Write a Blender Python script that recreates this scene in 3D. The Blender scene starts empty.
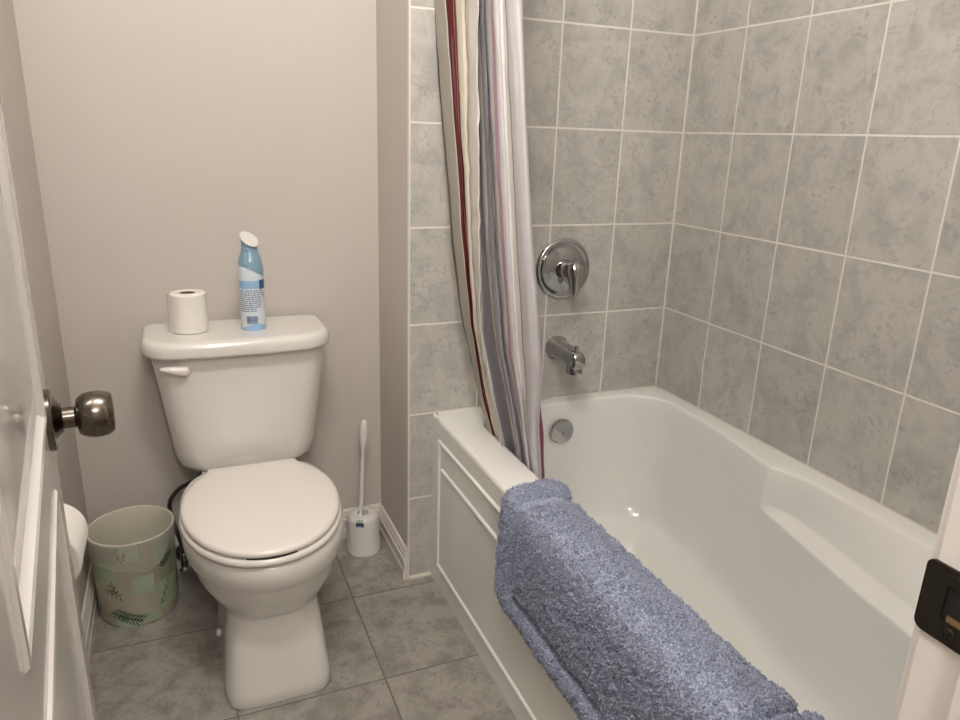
import bpy, bmesh, math, random
import numpy as np
from mathutils import Vector, Matrix, noise
random.seed(4)
S = bpy.context.scene
COL = S.collection
PI = math.pi

# ------------------------------------------------------------------ camera
F_PX = 721.9
C0 = Vector((-1.3391, -1.7359, 1.2306))
yaw, pit, rol = 0.4042, -0.3000, 0.0330
fwd = Vector((math.sin(yaw)*math.cos(pit), math.cos(yaw)*math.cos(pit), math.sin(pit)))
rt = fwd.cross(Vector((0, 0, 1))).normalized(); up = rt.cross(fwd)
R_ = math.cos(rol)*rt + math.sin(rol)*up
U_ = -math.sin(rol)*rt + math.cos(rol)*up
cd = bpy.data.cameras.new('camera'); cam = bpy.data.objects.new('camera', cd); COL.objects.link(cam)
cd.sensor_width = 36; cd.lens = F_PX*36/960; cd.clip_start = 0.02
cam.matrix_world = Matrix(((R_.x, U_.x, -fwd.x, C0.x), (R_.y, U_.y, -fwd.y, C0.y), (R_.z, U_.z, -fwd.z, C0.z), (0, 0, 0, 1)))
S.camera = cam

# ------------------------------------------------------------------ world, lights, exposure
w = bpy.data.worlds.new('world'); S.world = w; w.use_nodes = True
w.node_tree.nodes['Background'].inputs[0].default_value = (1.0, 0.985, 0.96, 1)
w.node_tree.nodes['Background'].inputs[1].default_value = 0.35
def lamp(name, loc, power, size, col, rot=(0, 0, 0), kind='AREA'):
    l = bpy.data.lights.new(name, kind); l.energy = power; l.color = col
    if kind == 'AREA': l.shape = 'DISK'; l.size = size
    else: l.shadow_soft_size = size
    o = bpy.data.objects.new(name, l); o.location = loc; o.rotation_euler = rot; COL.objects.link(o); return o
WARM = (1.0, 0.970, 0.935)
LX, LY = -1.20, -1.00
lamp('ceiling_bulb', (LX-.08, LY+.03, 2.18), 17, 0.05, WARM, kind='POINT')
lamp('ceiling_bulb_second', (LX+.08, LY-.03, 2.18), 17, 0.05, WARM, kind='POINT')
lamp('hall_fill', (-1.32, -2.35, 2.05), 36, 0.10, WARM, kind='POINT')  # frontal fill added behind the camera; no hall fixture is known
S.view_settings.view_transform = 'Standard'; S.view_settings.look = 'None'
S.view_settings.gamma = 1; S.view_settings.use_curve_mapping = False
S.view_settings.exposure = 0.03

# ------------------------------------------------------------------ helpers
ORI = {}
def V(*a): return Vector(a)
def props(o, label=None, cat=None, group=None, kind=None):
    if label: o['label'] = label
    if cat: o['category'] = cat
    if group: o['group'] = group
    if kind: o['kind'] = kind
    return o
def thing(name, label, cat, loc, group=None):
    o = bpy.data.objects.new(name, None); o.location = loc; o.empty_display_size = .05
    COL.objects.link(o); ORI[o.name] = Vector(loc)
    return props(o, label, cat, group)
def obj(name, bm, mats, parent=None, origin=None, smooth=35, bevel=0, bseg=2, label=None, flip=False):
    """link a bmesh built in world coordinates as one mesh object"""
    org = ORI[parent.name] if parent else Vector(origin or (0, 0, 0))
    bmesh.ops.recalc_face_normals(bm, faces=bm.faces)
    if flip: bmesh.ops.reverse_faces(bm, faces=bm.faces)
    bmesh.ops.translate(bm, vec=-org, verts=bm.verts)
    me = bpy.data.meshes.new(name); bm.to_mesh(me); bm.free()
    if not isinstance(mats, (list, tuple)): mats = [mats]
    for m in mats: me.materials.append(m)
    if smooth:
        me.polygons.foreach_set('use_smooth', [True]*len(me.polygons))
        me.set_sharp_from_angle(angle=math.radians(smooth))
    o = bpy.data.objects.new(name, me); COL.objects.link(o)
    ORI[o.name] = org
    if parent: o.parent = parent
    else: o.location = org
    if bevel:
        b = o.modifiers.new('bevel', 'BEVEL'); b.width = bevel; b.segments = bseg; b.limit_method = 'ANGLE'
        b.angle_limit = math.radians(40)
    if label: o['label'] = label
    return o
def box(bm, a, b, mi=0):
    x0, y0, z0 = [min(p, q) for p, q in zip(a, b)]; x1, y1, z1 = [max(p, q) for p, q in zip(a, b)]
    v = [bm.verts.new(p) for p in ((x0,y0,z0),(x1,y0,z0),(x1,y1,z0),(x0,y1,z0),(x0,y0,z1),(x1,y0,z1),(x1,y1,z1),(x0,y1,z1))]
    for f in ((0,3,2,1),(4,5,6,7),(0,1,5,4),(1,2,6,5),(2,3,7,6),(3,0,4,7)):
        bm.faces.new([v[i] for i in f]).material_index = mi
    return v
def loft(bm, rings, cap0=True, cap1=True, closed=True, mi=0):
    vs = [[bm.verts.new(p) for p in r] for r in rings]
    n = len(rings[0])
    for a, b in zip(vs[:-1], vs[1:]):
        for i in range(n if closed else n-1):
            j = (i+1) % n
            bm.faces.new((a[i], a[j], b[j], b[i])).material_index = mi
    if cap0: bm.faces.new(vs[0][::-1]).material_index = mi
    if cap1: bm.faces.new(vs[-1]).material_index = mi
    return vs
def lathe(bm, prof, M, seg=48, mi=0, sx=1, sy=1):
    """profile (r, h) spun about the local z axis, placed by matrix M"""
    rings = []
    for r, h in prof:
        r = max(r, 1e-4)
        rings.append([M @ V(r*sx*math.cos(2*PI*i/seg), r*sy*math.sin(2*PI*i/seg), h) for i in range(seg)])
    loft(bm, rings, mi=mi)
def tube(bm, pts, rad, seg=12, mi=0, cap=True):
    pts = [Vector(p) for p in pts]; n = len(pts)
    if not isinstance(rad, (list, tuple)): rad = [rad]*n
    rings = []; nrm = None
    for i, p in enumerate(pts):
        t = (pts[min(i+1, n-1)]-pts[max(i-1, 0)]).normalized()
        if nrm is None: nrm = t.orthogonal().normalized()
        else: nrm = (nrm - nrm.dot(t)*t).normalized()
        b = t.cross(nrm)
        rings.append([p + rad[i]*(math.cos(2*PI*k/seg)*nrm + math.sin(2*PI*k/seg)*b) for k in range(seg)])
    loft(bm, rings, cap, cap, mi=mi)
def spline(pts, n):
    """Catmull-Rom through the points"""
    P = [Vector(p) for p in pts]; P = [2*P[0]-P[1]] + P + [2*P[-1]-P[-2]]
    out = []
    for i in range(1, len(P)-2):
        for k in range(n):
            t = k/n
            out.append(0.5*((2*P[i]) + (P[i+1]-P[i-1])*t + (2*P[i-1]-5*P[i]+4*P[i+1]-P[i+2])*t*t + (3*P[i]-P[i-1]-3*P[i+1]+P[i+2])*t**3))
    out.append(P[-2]); return out
def rrect(cx, cy, hx, hy, r, z, n=10, bow=0.0):
    """rounded rectangle ring; r = (front radius, back radius); bow pushes the front (-y) side out in its middle"""
    rf, rb = r if isinstance(r, tuple) else (r, r)
    pts = []
    for sx, sy, a0, rr in ((1, 1, 0, rb), (-1, 1, 90, rb), (-1, -1, 180, rf), (1, -1, 270, rf)):
        for k in range(n+1):
            a = math.radians(a0 + 90*k/n)
            pts.append([cx+sx*(hx-rr)+rr*math.cos(a), cy+sy*(hy-rr)+rr*math.sin(a)])
    # subdivide the front and back runs so that the bow is smooth
    full = []
    m = len(pts)
    for i in range(m):
        p, q = pts[i], pts[(i+1) % m]
        full.append(p)
        if (i % (n+1)) == n:
            for k in range(1, 12): full.append([p[0]+(q[0]-p[0])*k/12, p[1]+(q[1]-p[1])*k/12])
    out = []
    for x, y in full:
        if bow and y < cy:
            u = (x-cx)/hx; y -= bow*(1-u*u)*min(1, (cy-y)/hy)
        out.append(V(x, y, z))
    return out
def interp(tab, x):
    xs = [t[0] for t in tab]
    if x <= xs[0]: return tab[0][1]
    for a, b in zip(tab[:-1], tab[1:]):
        if x <= b[0]:
            u = (x-a[0])/(b[0]-a[0]); return a[1]+(b[1]-a[1])*u
    return tab[-1][1]
def smooth01(x): x = max(0, min(1, x)); return x*x*(3-2*x)

# ------------------------------------------------------------------ materials
def mat(name, col, rough=0.5, metal=0.0, coat=0.0, bump=0, bscale=60, var=0.0, vscale=6, sheen=0, sss=0):
    m = bpy.data.materials.new(name); m.use_nodes = True
    nt = m.node_tree; b = nt.nodes['Principled BSDF']
    b.inputs['Base Color'].default_value = (*col, 1); b.inputs['Roughness'].default_value = rough
    b.inputs['Metallic'].default_value = metal; b.inputs['Coat Weight'].default_value = coat
    b.inputs['Coat Roughness'].default_value = 0.08
    if sheen: b.inputs['Sheen Weight'].default_value = sheen; b.inputs['Sheen Roughness'].default_value = .5
    tc = nt.nodes.new('ShaderNodeNewGeometry')
    if var:
        n = nt.nodes.new('ShaderNodeTexNoise'); n.inputs['Scale'].default_value = vscale; n.inputs['Detail'].default_value = 4
        nt.links.new(tc.outputs['Position'], n.inputs['Vector'])
        r = nt.nodes.new('ShaderNodeValToRGB')
        r.color_ramp.elements[0].position = .3; r.color_ramp.elements[1].position = .7
        r.color_ramp.elements[0].color = tuple(c*(1-var) for c in col)+(1,); r.color_ramp.elements[1].color = tuple(min(1, c*(1+var)) for c in col)+(1,)
        nt.links.new(n.outputs['Fac'], r.inputs['Fac']); nt.links.new(r.outputs['Color'], b.inputs['Base Color'])
    if bump:
        n = nt.nodes.new('ShaderNodeTexNoise'); n.inputs['Scale'].default_value = bscale; n.inputs['Detail'].default_value = 3
        nt.links.new(tc.outputs['Position'], n.inputs['Vector'])
        bp = nt.nodes.new('ShaderNodeBump'); bp.inputs['Strength'].default_value = bump; bp.inputs['Distance'].default_value = .002
        nt.links.new(n.outputs['Fac'], bp.inputs['Height']); nt.links.new(bp.outputs['Normal'], b.inputs['Normal'])
    return m
def tile_mat(name, axA, offA, sA, axB, offB, sB, gw, light, dark, grout, rough=.38, speck=.5):
    m = bpy.data.materials.new(name); m.use_nodes = True
    nt = m.node_tree; N = nt.nodes; L = nt.links; b = N['Principled BSDF']
    geo = N.new('ShaderNodeNewGeometry'); sep = N.new('ShaderNodeSeparateXYZ'); L.new(geo.outputs['Position'], sep.inputs[0])
    def mth(op, a, c=None, d=None):
        n = N.new('ShaderNodeMath'); n.operation = op
        for i, v in enumerate((a, c, d)):
            if v is None: continue
            if isinstance(v, (int, float)): n.inputs[i].default_value = v
            else: L.new(v, n.inputs[i])
        return n.outputs[0]
    cells = []; dists = []
    for ax, off, s in ((axA, offA, sA), (axB, offB, sB)):
        t = mth('DIVIDE', mth('SUBTRACT', sep.outputs[ax], off), s)
        fl = mth('FLOOR', t); fr = mth('SUBTRACT', t, fl)
        d = mth('MULTIPLY', mth('MINIMUM', fr, mth('SUBTRACT', 1.0, fr)), s)
        cells.append(fl); dists.append(d)
    d = mth('MINIMUM', dists[0], dists[1])
    mr = N.new('ShaderNodeMapRange'); mr.inputs['From Min'].default_value = gw/2-.0004; mr.inputs['From Max'].default_value = gw/2+.0008
    L.new(d, mr.inputs['Value'])                                   # 0 = grout, 1 = tile
    comb = N.new('ShaderNodeCombineXYZ'); L.new(cells[0], comb.inputs[0]); L.new(cells[1], comb.inputs[1])
    wn = N.new('ShaderNodeTexWhiteNoise'); L.new(comb.outputs[0], wn.inputs['Vector'])
    sc = N.new('ShaderNodeVectorMath'); sc.operation = 'SCALE'; sc.inputs['Scale'].default_value = 3.0; L.new(wn.outputs['Color'], sc.inputs[0])
    add = N.new('ShaderNodeVectorMath'); L.new(geo.outputs['Position'], add.inputs[0]); L.new(sc.outputs[0], add.inputs[1])
    n1 = N.new('ShaderNodeTexNoise'); n1.inputs['Scale'].default_value = 15; n1.inputs['Detail'].default_value = 8; n1.inputs['Roughness'].default_value = .68
    n1.inputs['Distortion'].default_value = .4
    L.new(add.outputs[0], n1.inputs['Vector'])
    r1 = N.new('ShaderNodeValToRGB'); e = r1.color_ramp.elements
    e[0].position = .38; e[0].color = (*dark, 1); e[1].position = .56; e[1].color = (*light, 1)
    L.new(n1.outputs['Fac'], r1.inputs['Fac'])
    n2 = N.new('ShaderNodeTexNoise'); n2.inputs['Scale'].default_value = 85; n2.inputs['Detail'].default_value = 4; n2.inputs['Roughness'].default_value = .7
    L.new(add.outputs[0], n2.inputs['Vector'])
    n3 = N.new('ShaderNodeTexNoise'); n3.inputs['Scale'].default_value = 18; n3.inputs['Detail'].default_value = 2
    L.new(add.outputs[0], n3.inputs['Vector'])
    k = mth('MULTIPLY', mth('SUBTRACT', 0.485, n2.outputs['Fac']), mth('MAXIMUM', mth('MULTIPLY', mth('SUBTRACT', n3.outputs['Fac'], .40), 34.0*speck), .8))
    k = mth('MINIMUM', mth('MAXIMUM', k, 0.0), .42)
    mx = N.new('ShaderNodeMix'); mx.data_type = 'RGBA'; L.new(k, mx.inputs['Factor']); L.new(r1.outputs['Color'], mx.inputs['A'])
    mx.inputs['B'].default_value = (*[c*.55 for c in dark], 1)
    # per-tile tone
    hv = N.new('ShaderNodeHueSaturation'); L.new(mx.outputs['Result'], hv.inputs['Color'])
    L.new(mth('ADD', mth('MULTIPLY', wn.outputs['Value'], .09), .955), hv.inputs['Value'])
    fin = N.new('ShaderNodeMix'); fin.data_type = 'RGBA'; L.new(mr.outputs['Result'], fin.inputs['Factor'])
    fin.inputs['A'].default_value = (*grout, 1); L.new(hv.outputs['Color'], fin.inputs['B'])
    L.new(fin.outputs['Result'], b.inputs['Base Color'])
    L.new(mth('ADD', mth('MULTIPLY', mr.outputs['Result'], rough-.8), .8), b.inputs['Roughness'])
    bp = N.new('ShaderNodeBump'); bp.inputs['Strength'].default_value = .6; bp.inputs['Distance'].default_value = .0015
    L.new(mth('ADD', mr.outputs['Result'], mth('MULTIPLY', n2.outputs['Fac'], .15)), bp.inputs['Height'])
    L.new(bp.outputs['Normal'], b.inputs['Normal'])
    return m

M_PAINT = mat('beige_wall_paint', (.575, .53, .485), .75, bump=.12, bscale=220)
M_CEIL = mat('ceiling_paint', (.75, .72, .68), .8)
M_TRIM = mat('white_trim_paint', (.70, .655, .61), .28, coat=.2)
M_DOOR = mat('glossy_white_door_paint', (.66, .63, .60), .22, coat=.4, bump=.05, bscale=40)
M_JAMB = mat('white_jamb_paint', (.78, .74, .70), .35)
M_PORC = mat('white_porcelain', (.76, .74, .695), .12, coat=.5)
M_SEAT = mat('white_seat_plastic', (.83, .78, .73), .25, coat=.3)
M_TUB = mat('white_acrylic_tub', (.80, .80, .765), .16, coat=.5)
M_CHROME = mat('polished_chrome', (.47, .475, .48), .10, metal=1)
M_NICKEL = mat('brushed_dark_nickel', (.15, .132, .11), .20, metal=1)
M_BRONZE = mat('dark_polished_bronze', (.055, .050, .038), .20, metal=.9)
M_BRASS = mat('worn_brass', (.55, .38, .19), .35, metal=1)
M_BLACK = mat('dark_recess', (.006, .0055, .005), .7)
M_PAPER = mat('soft_white_tissue', (.86, .82, .76), .95, bump=.7, bscale=260)
M_CARD = mat('brown_cardboard', (.14, .10, .07), .9)
M_PLAST = mat('white_moulded_plastic', (.74, .72, .69), .35)
M_RUBBER = mat('black_rubber_hose', (.03, .028, .025), .45)
M_CAULK = mat('white_caulk', (.72, .68, .62), .5)
M_HALLF = mat('hall_floor_wood', (.20, .13, .08), .5, var=.2)
TL, TD, GR = (.52, .505, .468), (.412, .404, .378), (.78, .74, .67)
M_TEND = tile_mat('grey_stone_tile_end', 0, -.2025, .2, 2, .009, .25, .0048, TL, TD, GR)
M_TSIDE = tile_mat('grey_stone_tile_side', 1, -.2005, .2, 2, .009, .25, .0042, TL, TD, GR)
M_FLOOR = tile_mat('grey_brown_floor_tile', 0, -.969, .332, 1, -.033, .332, .0036, (.350, .328, .295), (.235, .217, .192), (.17, .155, .135), rough=.42, speck=.7)

# ------------------------------------------------------------------ the room
XL, YB, XJ, YF, H = -1.625, .29, -.801, -1.435, 2.44
YH = -3.2                                       # far end of the hall behind the camera
def struct(name, bm, m, **k):
    o = obj(name, bm, m, **k); o['kind'] = 'structure'; return o
bm = bmesh.new(); box(bm, (XL-.1, YF-.115, -.1), (.1, YB+.1, 0)); struct('floor', bm, M_FLOOR, smooth=0)
bm = bmesh.new(); box(bm, (XL-.1, YH, -.1), (.1, YF-.115, 0)); struct('floor_hall', bm, M_HALLF, smooth=0)
bm = bmesh.new(); box(bm, (XL-.1, YH, H), (.1, YB+.1, H+.1)); struct('ceiling', bm, M_CEIL, smooth=0)
bm = bmesh.new(); box(bm, (XL-.1, YB, 0), (XJ, YB+.1, H)); struct('wall_back', bm, M_PAINT, smooth=0)
bm = bmesh.new(); box(bm, (XL-.1, YH, 0), (XL, YB, H)); struct('wall_left', bm, M_PAINT, smooth=0)
bm = bmesh.new(); box(bm, (XJ, .010, 0), (.0, YB+.1, H)); struct('wall_jog', bm, M_PAINT, smooth=0)
bm = bmesh.new(); box(bm, (XJ+.004, 0, 0), (0, .010, H)); struct('wall_shower', bm, M_TEND, smooth=0)
bm = bmesh.new(); box(bm, (0, YF, 0), (.1, YB+.1, H)); struct('wall_right', bm, M_TSIDE, smooth=0)
bm = bmesh.new(); box(bm, (XJ-.0005, -.001, 0), (XJ+.004, .010, H)); struct('trim_1', bm, M_CAULK, smooth=0)
JX, HX = -.8335, -1.475                          # strike side and hinge side of the doorway
bm = bmesh.new()
box(bm, (JX+.018, YF-.115, 0), (.1, YF, H)); box(bm, (XL, YF-.115, 0), (HX-.018, YF, H)); box(bm, (HX-.018, YF-.115, 2.06), (JX+.018, YF, H))
struct('wall_front', bm, M_PAINT, smooth=0)
bm = bmesh.new(); box(bm, (0, YH, 0), (.1, YF-.115, H)); struct('wall_hall_right', bm, M_PAINT, smooth=0)
bm = bmesh.new(); box(bm, (XL-.1, YH-.1, 0), (.1, YH, H)); struct('wall_hall_back', bm, M_PAINT, smooth=0)

# baseboards: ridged profile (offset from wall, height)
BP = [(0, 0), (.014, 0), (.014, .030), (.0115, .034), (.0115, .058), (.0135, .061), (.0135, .066), (.010, .070), (.010, .080), (.0075, .083), (.0075, .090), (.004, .097), (0, .098)]
def baseboard(name, a, b, n, m0=0.0, m1=0.0):
    """a, b: ends on the wall line, n: direction into the room; m0, m1: mitre slope at either end"""
    a = Vector(a); b = Vector(b); n = Vector(n); d = (b-a).normalized()
    bm = bmesh.new(); loft(bm, [[p+n*o+d*o*s+V(0, 0, h) for o, h in BP] for p, s in ((a, m0), (b, m1))])
    return struct(name, bm, M_TRIM, smooth=0)
baseboard('baseboard_back', (XL, YB, 0), (XJ, YB, 0), (0, -1, 0), 1, -1)
baseboard('baseboard_left', (XL, YF, 0), (XL, YB, 0), (1, 0, 0), 0, -1)
baseboard('baseboard_jog', (XJ, YB, 0), (XJ, .000, 0), (-1, 0, 0), 1, 0)

# door jambs, stops, casings
bm = bmesh.new()
box(bm, (JX, YF-.115, 0), (JX+.018, YF, 2.06)); box(bm, (HX-.018, YF-.115, 0), (HX, YF, 2.06)); box(bm, (HX, YF-.115, 2.042), (JX, YF, 2.06))
struct('trim_2', bm, M_JAMB, smooth=0, bevel=.0015)
bm = bmesh.new()
box(bm, (JX-.011, YF-.090, 0), (JX, YF-.040, 2.042)); box(bm, (HX, YF-.090, 0), (HX+.011, YF-.040, 2.042))
struct('trim_3', bm, M_JAMB, smooth=0, bevel=.002)
bm = bmesh.new()
box(bm, (JX+.006, YF, 0), (JX+.062, YF+.009, 2.11)); box(bm, (HX-.062, YF, 0), (HX-.006, YF+.009, 2.11)); box(bm, (HX-.006, YF, 2.05), (JX+.006, YF+.009, 2.11))
struct('trim_4', bm, M_JAMB, smooth=0, bevel=.003)
# caulk where tile meets tub and floor
bm = bmesh.new(); box(bm, (XJ+.004, -.004, 0), (-.731, 0, .006)); struct('trim_5', bm, M_CAULK, smooth=0)

# ------------------------------------------------------------------ strike plate on the jamb
st = thing('strike_plate', 'dark bronze strike plate screwed to the white door jamb', 'strike plate', (JX, YF-.02, .88))
PZ0, PZ1 = .880, .940
bm = bmesh.new()
HY0, HY1, HZ0, HZ1 = YF-.036, YF-.0140, .898, .928
def plate_outline():
    o = []
    for (cy, cz, a0) in ((YF-.0015, PZ1-.006, 0), (YF-.040, PZ1-.006, 90), (YF-.040, PZ0+.006, 180), (YF-.003, PZ0+.0075, 270)):
        r = .0075 if a0 == 270 else .006
        for k in range(7):
            a = math.radians(a0+15*k); o.append((cy+r*math.cos(a), cz+r*math.sin(a)))
    return o
pl = plate_outline()
hole = []
for y, z in pl:
    hole.append((max(HY0, min(HY1, y)), max(HZ0, min(HZ1, z))))
cyc, czc = (HY0+HY1)/2, (HZ0+HZ1)/2
hole = []
for y, z in pl:
    dy, dz = y-cyc, z-czc; s = min((HY1-HY0)/2/max(abs(dy), 1e-6), (HZ1-HZ0)/2/max(abs(dz), 1e-6)); hole.append((cyc+dy*s, czc+dz*s))
def curl(y): return .0022*smooth01((y-(YF-.003))/.009)   # lip curls away round the jamb edge
xo, xi = JX-.0026, JX-.0002
loft(bm, [[(xo+curl(y)*0, y, z) for y, z in hole], [(xo, y, z) for y, z in pl], [(xi, y, z) for y, z in pl], [(xi, y, z) for y, z in hole], [(xo, y, z) for y, z in hole]], False, False)
bmesh.ops.remove_doubles(bm, verts=bm.verts, dist=1e-6)
obj('plate', bm, M_BRONZE, st, smooth=30)
bm = bmesh.new(); box(bm, (JX-.0012, HY0-.001, HZ0-.001), (JX-.0006, HY1+.001, HZ1+.001)); obj('latch_hole', bm, M_BLACK, st, smooth=0, label='dark latch hole')
bm = bmesh.new(); box(bm, (JX-.0022, HY0, HZ0), (JX-.0013, HY1-.004, HZ0+.005)); obj('latch_lip', bm, M_BRASS, st, smooth=0, label='bright worn brass edge of the latch hole')
for z in (.8905, .934):
    bm = bmesh.new(); M = Matrix.Translation((xo, YF-.0235, z)) @ Matrix.Rotation(-PI/2, 4, 'Y')
    lathe(bm, [(.0045, -.001), (.0045, .0006), (.0036, .0014), (.0005, .0016)], M, 20)
    for a in (0, PI/2):
        q = Matrix.Translation((xo-.0010, YF-.0235, z)) @ Matrix.Rotation(a+.4, 4, 'X')
        vs = box(bm, (-.0011, -.0030, -.0006), (-.0004, .0030, .0006), 1)
        for v in vs: v.co = q @ v.co
    obj('screw', bm, [M_BRONZE, M_BLACK], st)

# ------------------------------------------------------------------ the open door on the left
ANG = math.radians(-6.0); DL = .655
dd = V(math.sin(ANG), math.cos(ANG), 0); dn = V(dd.y, -dd.x, 0)     # along the door, and out of its visible face
DE = V(-1.499, -.776, 0); DH = DE - dd*DL
def dpt(s, n, z): return DH + dd*s + dn*n + V(0, 0, z)
door = thing('door_1', None, None, tuple(DH)); door['kind'] = 'structure'
bm = bmesh.new()
def rect_loop(s0, s1, z0, z1, n): return [dpt(s0, n, z0), dpt(s1, n, z0), dpt(s1, n, z1), dpt(s0, n, z1)]
def panel_face(bm, s0, s1, z0, z1, flipn):
    sg = -1 if flipn else 1; base = -.035 if flipn else 0
    steps = [(0, 0), (.002, .0028), (.006, .0036), (.010, .0022), (.012, -.001), (.016, -.0045), (.022, -.0055), (.034, -.0055), (.062, -.0005)]
    rings = [rect_loop(s0+i, s1-i, z0+i, z1-i, base+sg*d) for i, d in steps]
    loft(bm, rings, False, True)
P = [(.118, .548, .130, .838), (.118, .548, .918, 1.90)]
for flipn in (False, True):
    n = -.035 if flipn else 0
    ss = [0, .118, .548, DL]; zz = [.008, .130, .838, .918, 1.90, 2.03]
    for i in range(3):
        for j in range(5):
            if i == 1 and j in (1, 3): continue
            bm.faces.new([bm.verts.new(p) for p in rect_loop(ss[i], ss[i+1], zz[j], zz[j+1], n)])
    for p in P: panel_face(bm, *p, flipn)
for a, b in (((0, .008), (DL, .008)), ((DL, .008), (DL, 2.03)), ((DL, 2.03), (0, 2.03)), ((0, 2.03), (0, .008))):
    bm.faces.new([bm.verts.new(p) for p in (dpt(a[0], 0, a[1]), dpt(b[0], 0, b[1]), dpt(b[0], -.035, b[1]), dpt(a[0], -.035, a[1]))])
bmesh.ops.remove_doubles(bm, verts=bm.verts, dist=1e-5)
obj('door_leaf', bm, M_DOOR, door, smooth=25)
KZ, KS = .902, DL-.056
def dmat(s, z, n=0, flip=False):
    zx = dn if not flip else -dn
    x = dd; y = zx.cross(x); o = dpt(s, n, z)
    return Matrix(((x.x, y.x, zx.x, o.x), (x.y, y.y, zx.y, o.y), (x.z, y.z, zx.z, o.z), (0, 0, 0, 1)))
ROSE = [(.0360, 0), (.0363, .005), (.0350, .0070), (.0315, .0074), (.0300, .0078), (.0250, .0105), (.0200, .0135), (.0175, .0160), (.0155, .0165)]
KNOB = [(.0125, .010), (.0125, .028), (.0150, .0295), (.0205, .0310), (.0245, .0350), (.0266, .0400), (.0276, .0470), (.0276, .0545), (.0264, .0615), (.0240, .0670), (.0225, .0685), (.0215, .0688), (.012, .0700), (.0002, .0705)]
knob = None
for fl in (False, True):
    M = dmat(KS, KZ, -.035 if fl else 0, fl)
    bm = bmesh.new(); lathe(bm, KNOB, M, 64); k = obj('door_knob', bm, M_NICKEL, door, smooth=25, label=None if fl else 'dark brushed nickel round door knob')
    bm = bmesh.new(); lathe(bm, ROSE, M, 64); obj('rose', bm, M_NICKEL, k, smooth=25)
bm = bmesh.new()
for q in [dpt(DL+.0006, -.006, 0), ]:
    vs = box(bm, (0, 0, 0), (1, 1, 1))
    A = dpt(DL-.001, -.029, KZ-.028)
    for v in vs: v.co = A + dd*.0016*v.co.x + dn*.023*v.co.y + V(0, 0, .056*v.co.z)
obj('latch_plate', bm, M_NICKEL, door, smooth=0)
for hz in (.25, 1.32, 1.82):
    bm = bmesh.new(); tube(bm, [dpt(-.006, .004, hz-.04), dpt(-.006, .004, hz+.04)], .006)
    obj('hinge', bm, M_NICKEL, door)

# ------------------------------------------------------------------ bathtub
TZ = .508; XO = -.731; YT1 = YF+.002
tub = thing('bathtub', 'white alcove bathtub with panelled apron and moulded arm ledge', 'bathtub', (-.37, -.7, 0))
PC2 = np.polyfit([0, .12, .25, .40, .571, .66, .753, .9, 1.04, 1.3], [-.050, -.053, -.058, -.071, -.095, -.115, -.135, -.162, -.183, -.212], 5)
PC1 = np.polyfit([.571, .61, .76, .906, 1.0, 1.3], [-.066, -.069, -.085, -.109, -.124, -.160], 3)
def tub_right(y, lev):
    """x of the inner wall on the tile side; lev 0 = rim edge, 1 = above ledge, 2 = ledge edge/lower wall"""
    u = max(0, min(1, (-.572-y)/.10)); b = 1-(1-u)**2.4
    q = -y; c = float(np.polyval(PC2, q))
    if lev == 0: return (c+.008)*(1-b) + b*(-.058)
    if lev == 1: return (c+.0013)*(1-b) + b*float(np.polyval(PC1, q))
    return c
def ring(z, xl, xr, y1, y0, r, sides=None, n=12):
    """one loop of the tub interior; xr may be a function of y"""
    f = xr if callable(xr) else (lambda y: xr)
    pts = []
    m = 14
    rr = r
    def corner(cx, cy, a0):
        return [(cx+rr*math.cos(math.radians(a0+90*k/n)), cy+rr*math.sin(math.radians(a0+90*k/n))) for k in range(n+1)]
    # start lower right corner going up (+y) along the tile side
    ys = np.linspace(y0+rr, y1-rr, 200)
    for y in ys: pts.append((f(y), y))
    xe = f(y1-rr)
    pts += corner(xe-rr, y1-rr, 0)[1:]
    xs = np.linspace(xe-rr, xl+rr, m)[1:-1]
    pts += [(x, y1) for x in xs]
    pts += corner(xl+rr, y1-rr, 90)
    pts += [(xl, y) for y in np.linspace(y1-rr, y0+rr, 30)[1:-1]]
    pts += corner(xl+rr, y0+rr, 180)
    xs0 = f(y0+rr)
    pts += [(x, y0) for x in np.linspace(xl+rr, xs0-rr, m)[1:-1]]
    pts += corner(xs0-rr, y0+rr, 270)[:-1]
    return [V(x, y, z) for x, y in pts]
bm = bmesh.new()
Y1, Y0 = -.040, -1.375
def out_ring(z, ins=0):
    """outer rim rectangle with the same vertex count, by pushing the inner ring to the rectangle"""
    base = ring(z, -.632, lambda y: -.05, Y1, Y0, .11)
    out = []
    for p in base:
        x, y = p.x, p.y
        if x > -.16 - 1e-6 and (Y0+.11 <= y <= Y1-.11) : q = (0-.001, y)
        else: q = None
        if q is None:
            # project by side / corner
            fx = -.001 if x > -.16 else (XO+ins if x < -.522 else None)
            fy = -.001 if y > Y1-.11 else (YT1 if y < Y0+.11 else None)
            ang = None
            if fx is not None and fy is not None:
                cx = -.16 if x > -.16 else -.522; cy = Y1-.11 if y > Y1-.11 else Y0+.11
                dx, dy = x-cx, y-cy; sx = abs((fx-cx)/dx) if abs(dx) > 1e-9 else 1e9; sy = abs((fy-cy)/dy) if abs(dy) > 1e-9 else 1e9
                s = min(sx, sy); q = (cx+dx*s, cy+dy*s)
            else: q = (fx if fx is not None else x, fy if fy is not None else y)
        out.append(V(q[0], q[1], z))
    return out
R0 = lambda y: tub_right(y, 0)
R1 = lambda y: tub_right(y, 1)
R2 = lambda y: tub_right(y, 2)
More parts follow.
